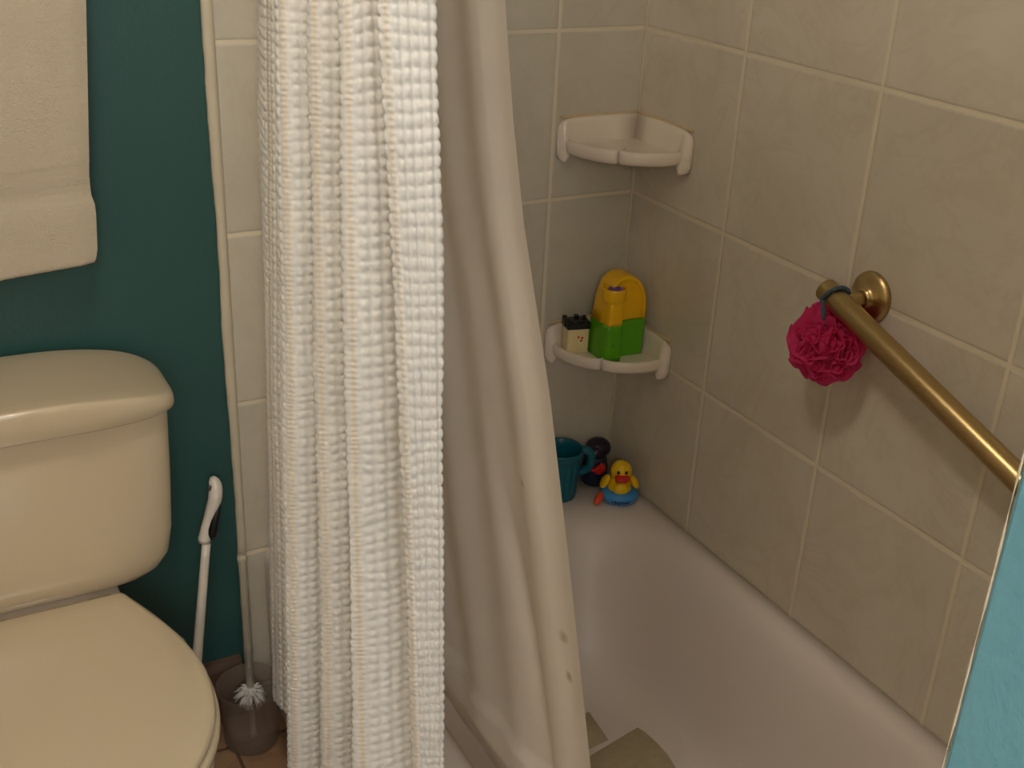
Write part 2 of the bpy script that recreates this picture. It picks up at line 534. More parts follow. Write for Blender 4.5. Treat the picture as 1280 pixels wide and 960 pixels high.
rings.append(lidring(0.006, 0, 0.7725)); rings.append(lidring(0.0, 0, 0.776))
rings.append(lidring(0.0, -0.014)); rings.append(lidring(0.0006, -0.008)); rings.append(lidring(0.0025, -0.0035)); rings.append(lidring(0.006, -0.001)); rings.append(lidring(0.014, 0.0))
for s in (0.75, 0.5, 0.25, 0.08):
    rings.append([(x, y, crown(x)) for x, y, _ in [(TX + (p[0] - TX) * s, -0.122 + (p[1] + 0.122) * s, 0) for p in rings[6]]])
# ends of the lid fall off in a wide soft curve
rings = [[(x, y, z - (0.005 * max(0, (abs(x - TX) - 0.16) / 0.064) ** 2 if k >= 2 else 0)) for x, y, z in r] for k, r in enumerate(rings)]
mesh('tank_lid', *loft(rings), M['china'], parent=toilet)
# lid outline (half), back to front
half = np.array([(0.098, -0.196), (0.112, -0.200), (0.122, -0.224), (0.137, -0.262), (0.157, -0.318), (0.171, -0.375), (0.178, -0.435), (0.170, -0.510), (0.146, -0.575), (0.105, -0.630), (0.055, -0.660), (0.0, -0.668)])
hc = catmull(half, 6)
full = np.vstack([hc, np.stack([-hc[-2::-1, 0], hc[-2::-1, 1]], 1)])
def seat_ring(out, z, dome=0.0, s=1.0):
    c = np.array([0, -0.43])
    r = []
    for p in full:
        d = p - c
        q = c + d * s * (1 + out / np.linalg.norm(d))
        r.append((TX + q[0], q[1], z + dome * (1 - s ** 2)))
    return r
lid = [seat_ring(-.004, .4585), seat_ring(0, .461), seat_ring(0.001, .466), seat_ring(-.001, .4705), seat_ring(-.004, .4735), seat_ring(-.010, .4752)]
for s in (0.85, 0.6, 0.35, 0.12):
    lid.append(seat_ring(-.010, .4752, 0.006, s))
mesh('seat_lid', *loft(lid[::1]), M['seat'], parent=toilet)
st = [seat_ring(-.002, .434), seat_ring(.005, .4365), seat_ring(.006, .446), seat_ring(.004, .454), seat_ring(-.004, .4575)]
mesh('seat', *loft(st), M['seat'], parent=toilet)
for s in (-1, 1):
    mesh('hinge', *tube([(TX + s * .06, -0.186, .455), (TX + s * .095, -0.186, .455)], 0.009, 14), M['seat'], parent=toilet)
def bowl_ring(z, hw, yb, yf, e=2.3, backw=0.0):
    r = []
    for t in np.linspace(0, 2 * PI, 72, endpoint=False):
        c, s = math.cos(t), math.sin(t)
        x = hw * math.copysign(abs(c) ** (2 / e), c)
        y = (yb + yf) / 2 + (yb - yf) / 2 * math.copysign(abs(s) ** (2 / e), s)
        k = max(0, (y - (-0.30)) / 0.28)
        x *= 1 - backw * min(1, k)
        r.append((TX + x, y, z))
    return r
bw = [bowl_ring(0.0, .112, -.14, -.50, 3), bowl_ring(.02, .115, -.135, -.505, 3), bowl_ring(.05, .105, -.14, -.50, 3), bowl_ring(.14, .100, -.12, -.50, 2.6),
      bowl_ring(.24, .120, -.06, -.55, 2.4, .1), bowl_ring(.32, .155, -.035, -.62, 2.4, .25), bowl_ring(.375, .176, -.03, -.655, 2.5, .34), bowl_ring(.41, .182, -.03, -.662, 2.6, .38),
      bowl_ring(.426, .181, -.03, -.661, 2.6, .38), bowl_ring(.4335, .174, -.035, -.654, 2.6, .38)]
mesh('bowl', *loft(bw), M['china'], parent=toilet)
mesh('tank_shelf', *loft([rrect(TX - .112 + i, TX + .112 - i, -0.212 + i, -0.03 - i, .02, z) for z, i in ((.425, 0), (.452, 0), (.457, .002), (.459, .007))]), M['ceramic'], parent=toilet)
mesh('tank_gasket', *lathe([(.05, 0), (.05, .0075)], (TX, -.09, .458), n=24), M['china'], parent=toilet)

# ---------------------------------------------------------------- towel over its bar
bar_z = 1.56
tbar = empty('towel_bar', (-1.22, 0.0, bar_z), 'chrome towel bar on the teal wall above the toilet carrying the cream towel', 'towel bar')
mesh('rail', *tube([(-1.48, -0.062, bar_z), (-0.93, -0.062, bar_z)], 0.009, 16), M['chrome'], parent=tbar)
for xx in (-1.48, -0.93):
    mesh('bracket', *join(lathe([(.024, 0), (.024, .006), (.012, .012), (.010, .062)], (xx, 0.006, bar_z), (0, -1, 0), 20), ellipsoid((xx, -0.062, bar_z), (.014, .014, .014), 16, 10)), M['chrome'], parent=tbar)
def towel():
    # profile over the bar in (y,z): back drop, over, front drop; hollow loop with real thickness
    cols = np.linspace(0, 1, 120)
    G = []
    zf = 0.977
    outer = [(-0.030, 1.05)] + [(-0.030, z) for z in np.linspace(1.15, 1.54, 8)]
    for a in np.linspace(0, PI, 12):
        outer.append((-0.062 + 0.028 * math.cos(a), 1.56 + 0.026 * math.sin(a)))
    zs = np.linspace(1.53, zf + 0.008, 150)
    outer += [(-0.090, z) for z in zs]
    outer += [(-0.089, zf + .003), (-0.086, zf), (-0.080, zf - .001), (-0.074, zf + .001), (-0.071, zf + .006)]
    outer += [(-0.071, z) for z in np.linspace(zf + .02, 1.53, 30)]
    for a in np.linspace(PI, 0, 10):
        outer.append((-0.062 + 0.013 * math.cos(a), 1.557 + 0.013 * math.sin(a)))
    outer += [(-0.049, z) for z in np.linspace(1.52, 1.05, 8)]
    outer.append((-0.040, 1.046))
    for (y, z) in outer:
        row = []
        for u in cols:
            xr = -0.986 - 0.021 * max(0, min(1, (1.349 - z) / 0.24))
            if z < 1.10:
                k = max(0, min(1, (1.078 - z) / 0.012))
                xr += 0.003 * k - 0.006 * max(0, (1.05 - z) / .09)
            if z < zf + 0.02:
                xr -= 0.004 * (1 - (z - zf) / .02)
            x = -1.40 + (xr + 1.40) * u
            yy = y
            if y < -0.068:
                yy += 0.003 * math.sin(x * 23 + z * 3) * (1.5 - z) * 1.4
                yy -= 0.006 * math.exp(-((z - 1.09) / .02) ** 2) * (-0.6)
                yy += 0.004 * max(0, (u - .96) / .04)
                if 1.080 < z < 1.125:
                    yy += 0.0012 * (1 + .35 * math.sin(z * 700))
                else:
                    yy += 0.0012 * (RNG.random() - .5)
            zz = z - 0.034 * (1 - u) * max(0, min(1, (1.3 - z) / .2))
            row.append((x, yy, zz))
        G.append(row)
    return np.array(G)
tw = gridmesh('bath_towel', towel(), M['towel'])
base_props(tw, 'cream terry bath towel with a woven band, hanging above the toilet tank', 'towel')

# ---------------------------------------------------------------- curtain rod, waffle curtain, liner
ROD = (-0.785, 1.965)
rod = empty('curtain_rod', (ROD[0], -0.76, ROD[1]), 'chrome shower curtain rod above the tub edge, out of the top of frame', 'curtain rod')
mesh('rod', *tube([(ROD[0], -1.517, ROD[1]), (ROD[0], -0.002, ROD[1])], 0.0125, 16), M['chrome'], parent=rod)
for yy, s in ((-0.0015, -1), (-1.5175, 1)):
    mesh('flange', *lathe([(.032, 0), (.032, .004), (.018, .012), (.015, .03)], (ROD[0], yy, ROD[1]), (0, s, 0), 20), M['chrome'], parent=rod)

def curtain():
    def L(top, bot, z):        # straight line through two (x,y,z) points, at height z
        t = (top[2] - z) / (top[2] - bot[2])
        return (top[0] + (bot[0] - top[0]) * t, top[1] + (bot[1] - top[1]) * t)
    # four flat pleat faces: (y, left edge line, right edge line), each line two (x, z) points
    faces = [(-0.44, ((-0.831, 1.371), (-0.8556, 0.287)), ((-0.792, 1.37), (-0.8066, 0.268))), (-0.55, ((-0.8309, 1.386), (-0.8444, 0.373)), ((-0.7987, 1.385), (-0.794, 0.353))), (-0.69, ((-0.8518, 1.406), (-0.8477, 0.488)), ((-0.808, 1.405), (-0.7615, 0.454))), (-0.8, ((-0.8541, 1.42), (-0.8121, 0.563)), ((-0.8003, 1.419), (-0.774, 0.548)))]
    ztop, zbot, cell_v = 1.958, 0.165, 0.0138
    nz = int((ztop - zbot) / cell_v)
    rows = nz * 7 + 1
    seg = 64
    G = []
    for z in np.linspace(ztop, zbot, rows):
        gather = max(0.0, (z - 1.5) / 0.45)
        fx = lambda ln_: ln_[0][0] + (ln_[1][0] - ln_[0][0]) * (ln_[0][1] - z) / (ln_[0][1] - ln_[1][1])
        P = [L((-.752, -.112, 1.34), (-.783, -.112, .16), z), L((-.771, -.19, 1.34), (-.804, -.19, .2), z), L((-.766, -.255, 1.34), (-.792, -.255, .2), z), L((-.793, -.345, 1.34), (-.810, -.345, .2), z)]
        for k, (yk, ll, lr) in enumerate(faces):
            xl, xr = fx(ll), min(fx(lr), -.775)
            sway = 0.004 * math.sin(z * 5 + k * 1.9)
            if k == 0:
                P.append((xl + .010, yk + .040))
            else:
                P.append((xl + .012, yk + .022))
            P += [(xl, yk + sway), ((xl * .5 + xr * .5), yk - .010 + sway), (xr + (.008 if k < 3 else -.005), yk - .010 + sway)]
            if k < 3:
                P.append((xr + .004, yk - .040))
        P.append((xr + .002, yk + .045))
        P = np.array(P)
        P[:, 0] = P[:, 0] + (ROD[0] - P[:, 0]) * 0.45 * gather
        G.append(catmull(P, seg))
    G = np.array(G)                                  # rows x cols x 2
    # whole cells between fold marks, the same column for every row
    ref = G[int(rows * .55)]
    s = np.concatenate([[0], np.cumsum(np.linalg.norm(np.diff(ref, axis=0), axis=1))])
    marks = [0, 5 * seg, 7 * seg, 10 * seg, 12 * seg, 15 * seg, 17 * seg, 20 * seg, 22 * seg, 23 * seg]
    cells = [28, 4, 10, 4, 11, 5, 10, 6, 5]
    su, Ucol, u0 = [], [], 0
    for a, b, n_ in zip(marks[:-1], marks[1:], cells):
        t = np.linspace(0, 1, n_ * 6, endpoint=False)
        su.append(s[a] + (s[b] - s[a]) * t); Ucol.append(u0 + n_ * t); u0 += n_
    su = np.concatenate(su + [[s[marks[-1]]]]); Ucol = np.concatenate(Ucol + [[u0]])
    nu = u0
    starts = np.concatenate([[0], np.cumsum(cells)])
    ladders = [2, 7, 12, 17, 22] + [int(starts[i]) for i in (1, 3, 5, 7)] + [int(starts[i]) + 5 for i in (2, 4, 6)] + [int(starts[8])]
    idx = np.interp(su, s, np.arange(len(s)))
    i0 = np.clip(np.floor(idx).astype(int), 0, len(s) - 2); f = (idx - i0)[None, :, None]
    H = G[:, i0] * (1 - f) + G[:, i0 + 1] * f
    zz = np.linspace(ztop, zbot, rows)
    d = np.gradient(H, axis=1)
    nrm = np.stack([d[..., 1], -d[..., 0]], -1)
    nrm /= np.linalg.norm(nrm, axis=2, keepdims=True) + 1e-9
    # outward = towards the room / camera side (-X at the first stretch)
    if nrm[:, :20, 0].mean() > 0: nrm = -nrm
    U = Ucol[None, :]
    W = (np.arange(rows) / 7.0)[:, None]
    def vnoise(scale_u, scale_v, seed):
        r = np.random.default_rng(seed)
        nu_, nv_ = int(nu / scale_u) + 3, int(nz / scale_v) + 3
        g = r.normal(0, 1, (nv_, nu_))
        a = np.clip(U / scale_u, 0, nu_ - 2.001); b = np.clip(W / scale_v, 0, nv_ - 2.001)
        a, b = np.broadcast_arrays(a, b)
        ia, ib = a.astype(int), b.astype(int); fa, fb = a - ia, b - ib
        fa = fa * fa * (3 - 2 * fa); fb = fb * fb * (3 - 2 * fb)
        return (g[ib, ia] * (1 - fa) + g[ib, ia + 1] * fa) * (1 - fb) + (g[ib + 1, ia] * (1 - fa) + g[ib + 1, ia + 1] * fa) * fb
    Uw = U + 0.04 * vnoise(2, 3, 1)
    Ww = W + 0.07 * vnoise(1.5, 1.5, 2) + 0.14 * np.abs(np.sin(PI * U))
    pil = (np.abs(np.sin(PI * Uw)) ** 0.75) * (0.25 + 0.75 * np.abs(np.sin(PI * Ww)) ** 0.5)
    # every sixth column a flat ladder seam, as woven
    lad = np.isin(np.floor(U).astype(int), ladders)
    pil = np.where(lad, 0.15 + 0.5 * np.abs(np.sin(2 * PI * Ww)) ** 0.7 * np.abs(np.sin(PI * Uw)) ** .5, pil)
    amp = 0.0038 * (1 + 0.15 * vnoise(1, 1, 3))
    h = amp * pil + 0.0022 * vnoise(9, 14, 4)
    out = np.empty((rows, len(su), 3))
    out[..., :2] = H + nrm * h[..., None]
    out[..., 2] = zz[:, None] + 0.002 * vnoise(3, 4, 5)
    dl = np.min(np.abs(Ucol[:, None] - (np.array(ladders)[None, :] + .5)), axis=1)[None, :]
    uv = np.stack(np.broadcast_arrays(dl, W), -1)
    return out, uv
CG, CUV = curtain()
cu = gridmesh('shower_curtain', CG, M['curtain'])
lay = cu.data.uv_layers.new(name='weave')
li = np.empty(len(cu.data.loops), dtype=np.int32); cu.data.loops.foreach_get('vertex_index', li)
lay.data.foreach_set('uv', CUV.reshape(-1, 2)[li].astype(np.float32).ravel())
base_props(cu, 'white waffle-weave shower curtain bunched in folds outside the tub', 'shower curtain')

def liner():
    zs = np.linspace(1.955, 0.20, 160)
    edge_z = [0.0, 0.581, 0.848, 1.034, 1.216, 1.319, 1.432, 2.0]
    edge_y = [-1.025, -0.938, -0.893, -0.858, -0.810, -0.794, -0.785, -0.755]
    cols = 260
    G = np.empty((len(zs), cols, 3))
    for r, z in enumerate(zs):
        x = -.765 + (1.95 - z) * .085
        if z < 0.40:
            x += (0.40 - z) * 0.38
        ye = np.interp(z, edge_z, edge_y)
        k = (1.955 - z) / 1.7
        for c in range(cols):
            u = c / (cols - 1)                  # 0 at the far, hidden end
            y = -0.30 + (ye + 0.30) * u
            d = (y - ye)                        # distance back from the free edge
            w = 0.0042 * math.sin(2 * PI * (d / (0.095 + 0.03 * k)) + 0.9) * min(1, d / .05)
            w += 0.0035 * math.sin(2 * PI * d / 0.235 + 2.0 + 1.5 * k) * min(1, d / .05)
            # a slack pleat running down and away from the curtain
            q = d - (0.29 - 0.20 * k)
            w += 0.008 * math.exp(-(q / 0.020) ** 2) * max(0, min(1, (1.0 - z) / .3))
            w += 0.0
            if z < 0.46: w = w * max(.25, (z - .36) / .10) - .008
            G[r, c] = (x + w, y, z)
    return G
ln = gridmesh('shower_liner', liner(), M['liner'])
base_props(ln, 'plain off-white shower liner hanging inside the tub beside the waffle curtain', 'shower liner')

# ---------------------------------------------------------------- corner shelves
def corner_shelf(zt, label):
    t = empty('corner_shelf', (-0.05, -0.05, zt - 0.06), label, 'corner shelf', 'white ceramic corner shelves')
    leg = 0.172
    half = [(leg - .004, 0.014), (leg - .001, 0.034), (leg - .004, 0.058), (0.160, 0.081), (0.148, 0.102), (0.135, 0.1155), (0.124, 0.1200), (0.1165, 0.1150)]
    fr = catmull(np.array(half), 6)
    fr = np.vstack([fr, fr[-2::-1, ::-1]])          # whole front edge, from the back-wall end to the long-wall end
    fr = np.vstack([[(leg - .004, 0.003)], fr, [(0.003, leg - .004)]])
    c = np.array([0.05, 0.05])
    def ring(sc, z, extra):
        pts = []
        for p in fr:
            d = p - c
            pts.append((-(c + d * sc)[0], -(c + d * sc)[1], z))
        pts.append((-0.003, -0.003, z))
        pts = [(min(-0.003, x), min(-0.003, y), z) for x, y, z in pts]
        return pts
    # rolled lip and shallow tray
    rings = [ring(.80, zt - .061, 0), ring(.93, zt - .060, 0), ring(.975, zt - .057, 0), ring(.995, zt - .051, 0), ring(1.0, zt - .044, 0), ring(.995, zt - .038, 0), ring(.975, zt - .0355, 0), ring(.955, zt - .0345, 0),
             ring(.93, zt - .036, 0), ring(.905, zt - .040, 0), ring(.87, zt - .0425, 0), ring(.80, zt - .0435, 0), ring(.4, zt - .0435, 0)]
    mesh('tray', *loft(rings), M['ceramic'], parent=t)
    # raised backs lying on the two walls, each ending in a moulded lug
    for side in (0, 1):
        sec = [(0.0008, -.052), (0.0008, 0.0), (.004, .002), (.008, 0.0), (.011, -.008), (.014, -.030), (.018, -.046), (.018, -.052)]
        ringsb = []
        for s, top, low, thick in ((0.001, 0, 0, 1), (0.06, 0, 0, 1), (0.12, 0, 0, 1), (0.150, -.001, 0, 1), (0.157, -.002, -.006, 1.15), (0.162, -.003, -.018, 1.3), (0.170, -.006, -.024, 1.25), (0.175, -.012, -.020, .8), (0.177, -.02, -.012, .4)):
            r = []
            for d, z in sec:
                zz = zt + (z + top if z > -.04 else z + low)
                r.append((-s, -d * thick, zz) if side == 0 else (-d * thick, -s, zz))
            ringsb.append(r)
        mesh('shelf_back', *loft(ringsb), M['ceramic'], parent=t)
    for side in (0, 1):
        pts = [(-s, -0.0015, zt + 0.002) if side == 0 else (-0.0015, -s, zt + 0.002) for s in np.linspace(0.002, 0.172, 12)]
        mesh('caulk_line', *tube(pts, 0.0026, 8), M['grime'], parent=t)
    return t
corner_shelf(1.118, 'empty white ceramic corner shelf, upper of the two in view')
corner_shelf(0.717, 'white ceramic corner shelf holding the yellow and green toy jug')
corner_shelf(1.516, 'topmost white ceramic corner shelf, above the frame, throwing a shadow down the corner')

# ---------------------------------------------------------------- toys on the shelf
SZ = 0.717 - 0.0432
jug = empty('toy_jug', (-0.068, -0.085, SZ), 'yellow and green toy jug with arched handle on the lower corner shelf', 'toy')
JR = Matrix.Rotation(math.radians(-4), 3, 'Z')
JC = Vector((-0.068, -0.084, SZ))
def jt(V):
    return [tuple(JC + JR @ Vector(v)) for v in V]
JH, JM = 0.163, 0.0740
def jug_outline():
    pts = [(-0.046, 0.0), (0.047, 0.0), (0.0495, JM)]
    for a in np.linspace(0, PI, 26)[1:-1]:
        cx = 0.0495 if a < PI / 2 else 0.046
        pts.append((0.002 + (cx - .002) * math.copysign(abs(math.cos(a)) ** .9, math.cos(a)), JM + 0.012 + (JH - JM - .012) * math.sin(a) ** .85))
    pts.append((-0.0455, JM))
    return pts
def extrude_outline(pts, th, ins=.004):
    c = np.mean(np.array(pts), 0)
    def ring(y, k):
        out_ = []
        for p in pts:
            d = np.array(p) - c
            L_ = np.linalg.norm(d)
            q = c + d * (1 - k / L_)
            out_.append((q[0], y, q[1]))
        return out_
    return loft([ring(-th, ins), ring(-th + ins * .3, ins * .3), ring(-th + ins, 0), ring(th - ins, 0), ring(th - ins * .3, ins * .3), ring(th, ins)])
O_ = jug_outline()
V, F = extrude_outline([O_[0], (0.0, 0.0), O_[1], (0.0485, JM * .5), (O_[2][0], JM - .0002), (0.0, JM - .0002), (O_[-1][0], JM - .0002), (-0.0458, JM * .5)], .0245, .003)
mesh('lower_body', jt(V), F, M['green'], parent=jug, smooth=False)
V, F = extrude_outline(O_[2:], .0215, .003)
mesh('upper_body', jt(V), F, M['yellow'], parent=jug)
def arch_rim():
    P = O_[2:-6]
    c = Vector((0.002, 0, JM))
    rings = []
    for i, p in enumerate(P):
        p = Vector((p[0], 0, p[1] + (.0003 if i == 0 else 0)))
        a = Vector((P[max(0, i - 1)][0], 0, P[max(0, i - 1)][1])); b = Vector((P[min(len(P) - 1, i + 1)][0], 0, P[min(len(P) - 1, i + 1)][1]))
        d = (b - a).normalized(); nv = Vector((d.z, 0, -d.x))
        p = p - nv * .0045
        ring = []
        for t in np.linspace(0, 2 * PI, 20, endpoint=False):
            cx, cy = math.cos(t), math.sin(t)
            ring.append(p + nv * (0.0052 * math.copysign(abs(cx) ** .5, cx)) + Vector((0, 0.0250 * math.copysign(abs(cy) ** .35, cy), 0)))
        rings.append(ring)
    return loft(rings)
V, F = arch_rim(); mesh('arch_handle', jt(V), F, M['yellow'], parent=jug)
SP = (-0.026, -0.026)
def col(z0, z1, r0, r1):
    return [sellipse(SP[0], SP[1], r0 + (r1 - r0) * t, (r0 + (r1 - r0) * t) * 1.0, z0 + (z1 - z0) * t, 4.5, 40) for t in np.linspace(0, 1, 8)]
V, F = loft(col(0.0, JM - .0002, 0.0185, 0.0168)); mesh('spout_foot', jt(V), F, M['green'], parent=jug)
rg = col(JM, 0.116, 0.0168, 0.0150)
rg += [sellipse(SP[0], SP[1], r, r * 1.0, z, 2.1, 40) for r, z in ((.0165, .118), (.0212, .121), (.0222, .124), (.0222, .142), (.0216, .1455), (.0205, .1462), (.0190, .1452), (.0186, .140), (.0184, .134))]
V, F = loft(rg); spout = mesh('spout', jt(V), F, M['yellow'], parent=jug)
bits = []
for i in range(9):
    a = i * 2.4; r = 0.0035 + 0.0090 * ((i * .37) % 1)
    bits.append(ellipsoid((SP[0] + r * math.cos(a), SP[1] + r * math.sin(a), 0.1405 + .003 * ((i * .53) % 1)), (.0054, .0054, .0045), 12, 8))
V, F = join(*bits); mesh('purple_beads', jt(V), F, M['purple'], parent=jug)
V, F = ellipsoid((SP[0] - .004, SP[1] - .0203, 0.036), (.0014, .0012, .0018), 10, 8); mesh('dot', jt(V), F, M['black'], parent=jug)

bx = empty('toy_block', (-0.131, -0.047, SZ), 'small cream toy box with black lid left of the toy jug', 'toy')
BR = Matrix.Rotation(math.radians(-13), 3, 'Z'); BC = Vector((-0.134, -0.044, SZ))
bt = lambda V: [tuple(BC + BR @ Vector((v[0] * 1.22, v[1] * 1.22, v[2] * 1.22))) for v in V]
V, F = loft([rrect(-.0178, .0178, -.0150, .0150, .0025, z, 4, 3) for z in (0.0, .001, .040, .0412)])
mesh('box_body', bt(V), F, M['cream_plastic'], parent=bx)
pieces = [loft([rrect(-.0195, .0195, -.0165, .0165, .003, z, 4, 3) for z in (.0413, .043, .0495, .0505)])]
for xx, yy, w, h in ((-.0165, -.010, .0035, .010), (-.0165, .010, .0035, .010), (.004, .012, .0032, .009), (.0165, .011, .0028, .006), (-.006, -.013, .004, .004), (.015, -.012, .003, .003)):
    pieces.append(loft([rrect(xx - w, xx + w, yy - w, yy + w, .0015, z, 4, 2) for z in (.049, .0505 + h * .3, .0505 + h * .5)]))
pieces.append(loft([rrect(-.024, -.015, -.0145, -.004, .002, z, 4, 2) for z in (.046, .047, .057, .058)]))
V, F = join(*pieces); mesh('box_lid', bt(V), F, M['black'], parent=bx)
sp = [ellipsoid((x, -.0151, z), (.0019, .0008, .0022), 10, 6) for x, z in ((.0000, .0275), (.0048, .0215), (.0062, .0260))]
V, F = join(*sp); mesh('red_spots', bt(V), F, M['red'], parent=bx)

# ---------------------------------------------------------------- toys on the tub corner
D = DECK + 0.0004
cup = empty('toy_bucket', (-0.166, -0.060, D), 'teal plastic toy bucket on the tub deck, partly behind the liner edge', 'toy')
def scallop(r, z, n=96, k=16, a=0.02):
    return [(-0.158 + r * (1 + a * math.cos(k * t)) * math.cos(t), -0.060 + r * (1 + a * math.cos(k * t)) * math.sin(t), D + z) for t in np.linspace(0, 2 * PI, n, endpoint=False)]
rg = [scallop(.031, 0), scallop(.0335, .002), scallop(.035, .012, a=.03), scallop(.0375, .055, a=.03), scallop(.040, .088, a=.02), scallop(.0415, .092, a=0), scallop(.0445, .094, a=0), scallop(.0450, .100, a=0), scallop(.0445, .108, a=0), scallop(.0430, .110, a=0), scallop(.0415, .108, a=0), scallop(.038, .09, a=0), scallop(.033, .02, a=0), scallop(.030, .006, a=0)]
mesh('bucket_body', *loft(rg), M['tealcup'], parent=cup)
mesh('bucket_handle', *tube(catmull([(-.117, -.066, D + .100), (-.103, -.074, D + .097), (-.097, -.078, D + .082), (-.100, -.076, D + .060), (-.118, -.066, D + .046)], 6), .0085, 14), M['tealcup'], parent=cup)

dk = empty('toy_figure', (-0.068, -0.042, D), 'dark plum and navy bath toy behind the rubber duck', 'toy')
FX, FY = -0.056, -0.040
mesh('figure_body', *lathe([(.0, 0), (.022, .0), (.027, .006), (.028, .03), (.026, .05), (.022, .064), (0, .066)], (FX - .006, FY - .002, D), n=24), M['navy'], parent=dk)
mesh('figure_head', *join(ellipsoid((FX, FY, D + .078), (.0275, .026, .021)), ellipsoid((FX - .014, FY - .012, D + .074), (.016, .016, .016))), M['darkpurple'], parent=dk)
mesh('figure_beak', *ellipsoid((FX - .022, FY - .026, D + .062), (.013, .010, .009)), M['navy'], parent=dk)
mesh('figure_scarf', *join(ellipsoid((FX - .013, FY - .030, D + .046), (.014, .010, .013)), tube(catmull([(FX - .018, FY - .034, D + .052), (FX - .030, FY - .038, D + .050), (FX - .039, FY - .038, D + .054)], 5), [.0055 - .003 * i / 10 for i in range(11)], 10)), M['red'], parent=dk)

dc = Vector((-0.052, -0.122, D)); DS = 1.22
duck = empty('rubber_duck', dc, 'yellow rubber duck with red bill in a blue swim ring on the tub corner', 'rubber duck')
DR = Matrix.Rotation(math.radians(-27), 3, 'Z')      # faces the camera: local -Y is forward
def dp(name, VF, mat, parent=None):
    return mesh(name, [tuple(dc + DR @ (Vector(v) * DS)) for v in VF[0]], VF[1], mat, parent=parent or duck)
body = dp('duck_body', lathe([(0, .0), (.016, .0), (.019, .004), (.021, .018), (.017, .032), (.0135, .040), (.012, .046), (0, .047)], (0, 0, 0), n=28), M['duck'])
head = dp('duck_head', ellipsoid((0, -.003, .054), (.0175, .0165, .0185)), M['duck'])
dp('chest', ellipsoid((0, -.017, .027), (.0125, .0085, .013)), M['duck'])
for s in (-1, 1):
    dp('eye', ellipsoid((s * .0065, -.0180, .0585), (.0026, .0018, .0032), 12, 8), M['black'], head)
    dp('wing', ellipsoid((s * .0245, .002, .031), (.0065, .012, .013), 20, 12, Matrix.Rotation(s * -.55, 3, 'Y')), M['duck'])
dp('bill', join(ellipsoid((0, -.021, .0500), (.0125, .0095, .0034), 20, 10, Matrix.Rotation(.42, 3, 'X')), ellipsoid((0, -.0195, .0435), (.0112, .0085, .0034), 20, 10, Matrix.Rotation(-.55, 3, 'X'))), M['red'], head)
dp('mouth', ellipsoid((0, -.0200, .0462), (.0090, .0072, .0042), 16, 10), M['magenta'], head)
ring = dp('swim_ring', tube([(.0215 * math.cos(t), -.002 + .0205 * math.sin(t), .0112) for t in np.linspace(0, 2 * PI, 40, endpoint=False)], .0108, 18, True), M['skyblue'])
# dark printed lettering on the front of the ring (unreadable at this size): short strokes
st_ = []
for i, a in enumerate(np.linspace(-.42, .42, 7)):
    rr = .0215 + .0106
    x, y = rr * math.sin(a), -.002 - (.0205 + .0106) * math.cos(a)
    st_.append(ellipsoid((x, y, .0095), (.0017, .0008, .0030 if i % 2 else .0024), 8, 6))
    st_.append(ellipsoid((x + .001, y, .0115 - (i % 3) * .002), (.0022, .0008, .0008), 8, 6))
dp('ring_lettering', join(*st_), M['ink'], ring)

pd = mesh('toy_paddle', *join(ellipsoid((-.099, -.1215, D + .0115), (.0190, .0085, .0085), 24, 12, Matrix.Rotation(math.radians(30), 3, 'Z') @ Matrix.Rotation(math.radians(-18), 3, 'Y')),
                              tube([(-.086, -.1175, D + .0105), (-.078, -.1105, D + .016), (-.0745, -.107, D + .022)], .0038, 10)), M['orange'])
base_props(pd, 'orange-red toy paddle lying at the left side of the rubber duck', 'toy')

# ---------------------------------------------------------------- grab bar and bath pouf
gb = empty('grab_bar', (0, -0.63, 0.977), 'brushed bronze grab bar sloping along the tiled wall', 'grab bar')
BX = -0.066
p0 = Vector((BX, -0.607, 0.987)); p1 = Vector((BX, -1.215, 0.790))
dd = (p1 - p0).normalized()
Lb = (p1 - p0).length
mesh('bar', *lathe([(0, .0005), (.0125, 0.0005), (.0155, .001), (.0172, .003), (.0178, .006), (.0178, Lb - .006), (.0165, Lb - .002), (.013, Lb), (0, Lb)], p0, dd, 48), M['bronze'], parent=gb)
for f in (0.036, Lb - 0.05):
    a = p0 + dd * f
    fl = mesh('flange', *lathe([(.0385, .0006), (.0385, .003), (.0372, .006), (.033, .0095), (.026, .0125), (.019, .0155), (.0148, .019), (.0138, .023), (0, .023)], (0, a.y, a.z), (-1, 0, 0), 48), M['bronze'], parent=gb)
    mesh('post', *lathe([(.0125, .018), (.0115, .03), (.0115, .06), (0, .062)], (0, a.y, a.z), (-1, 0, 0), 28), M['bronze'], parent=gb)

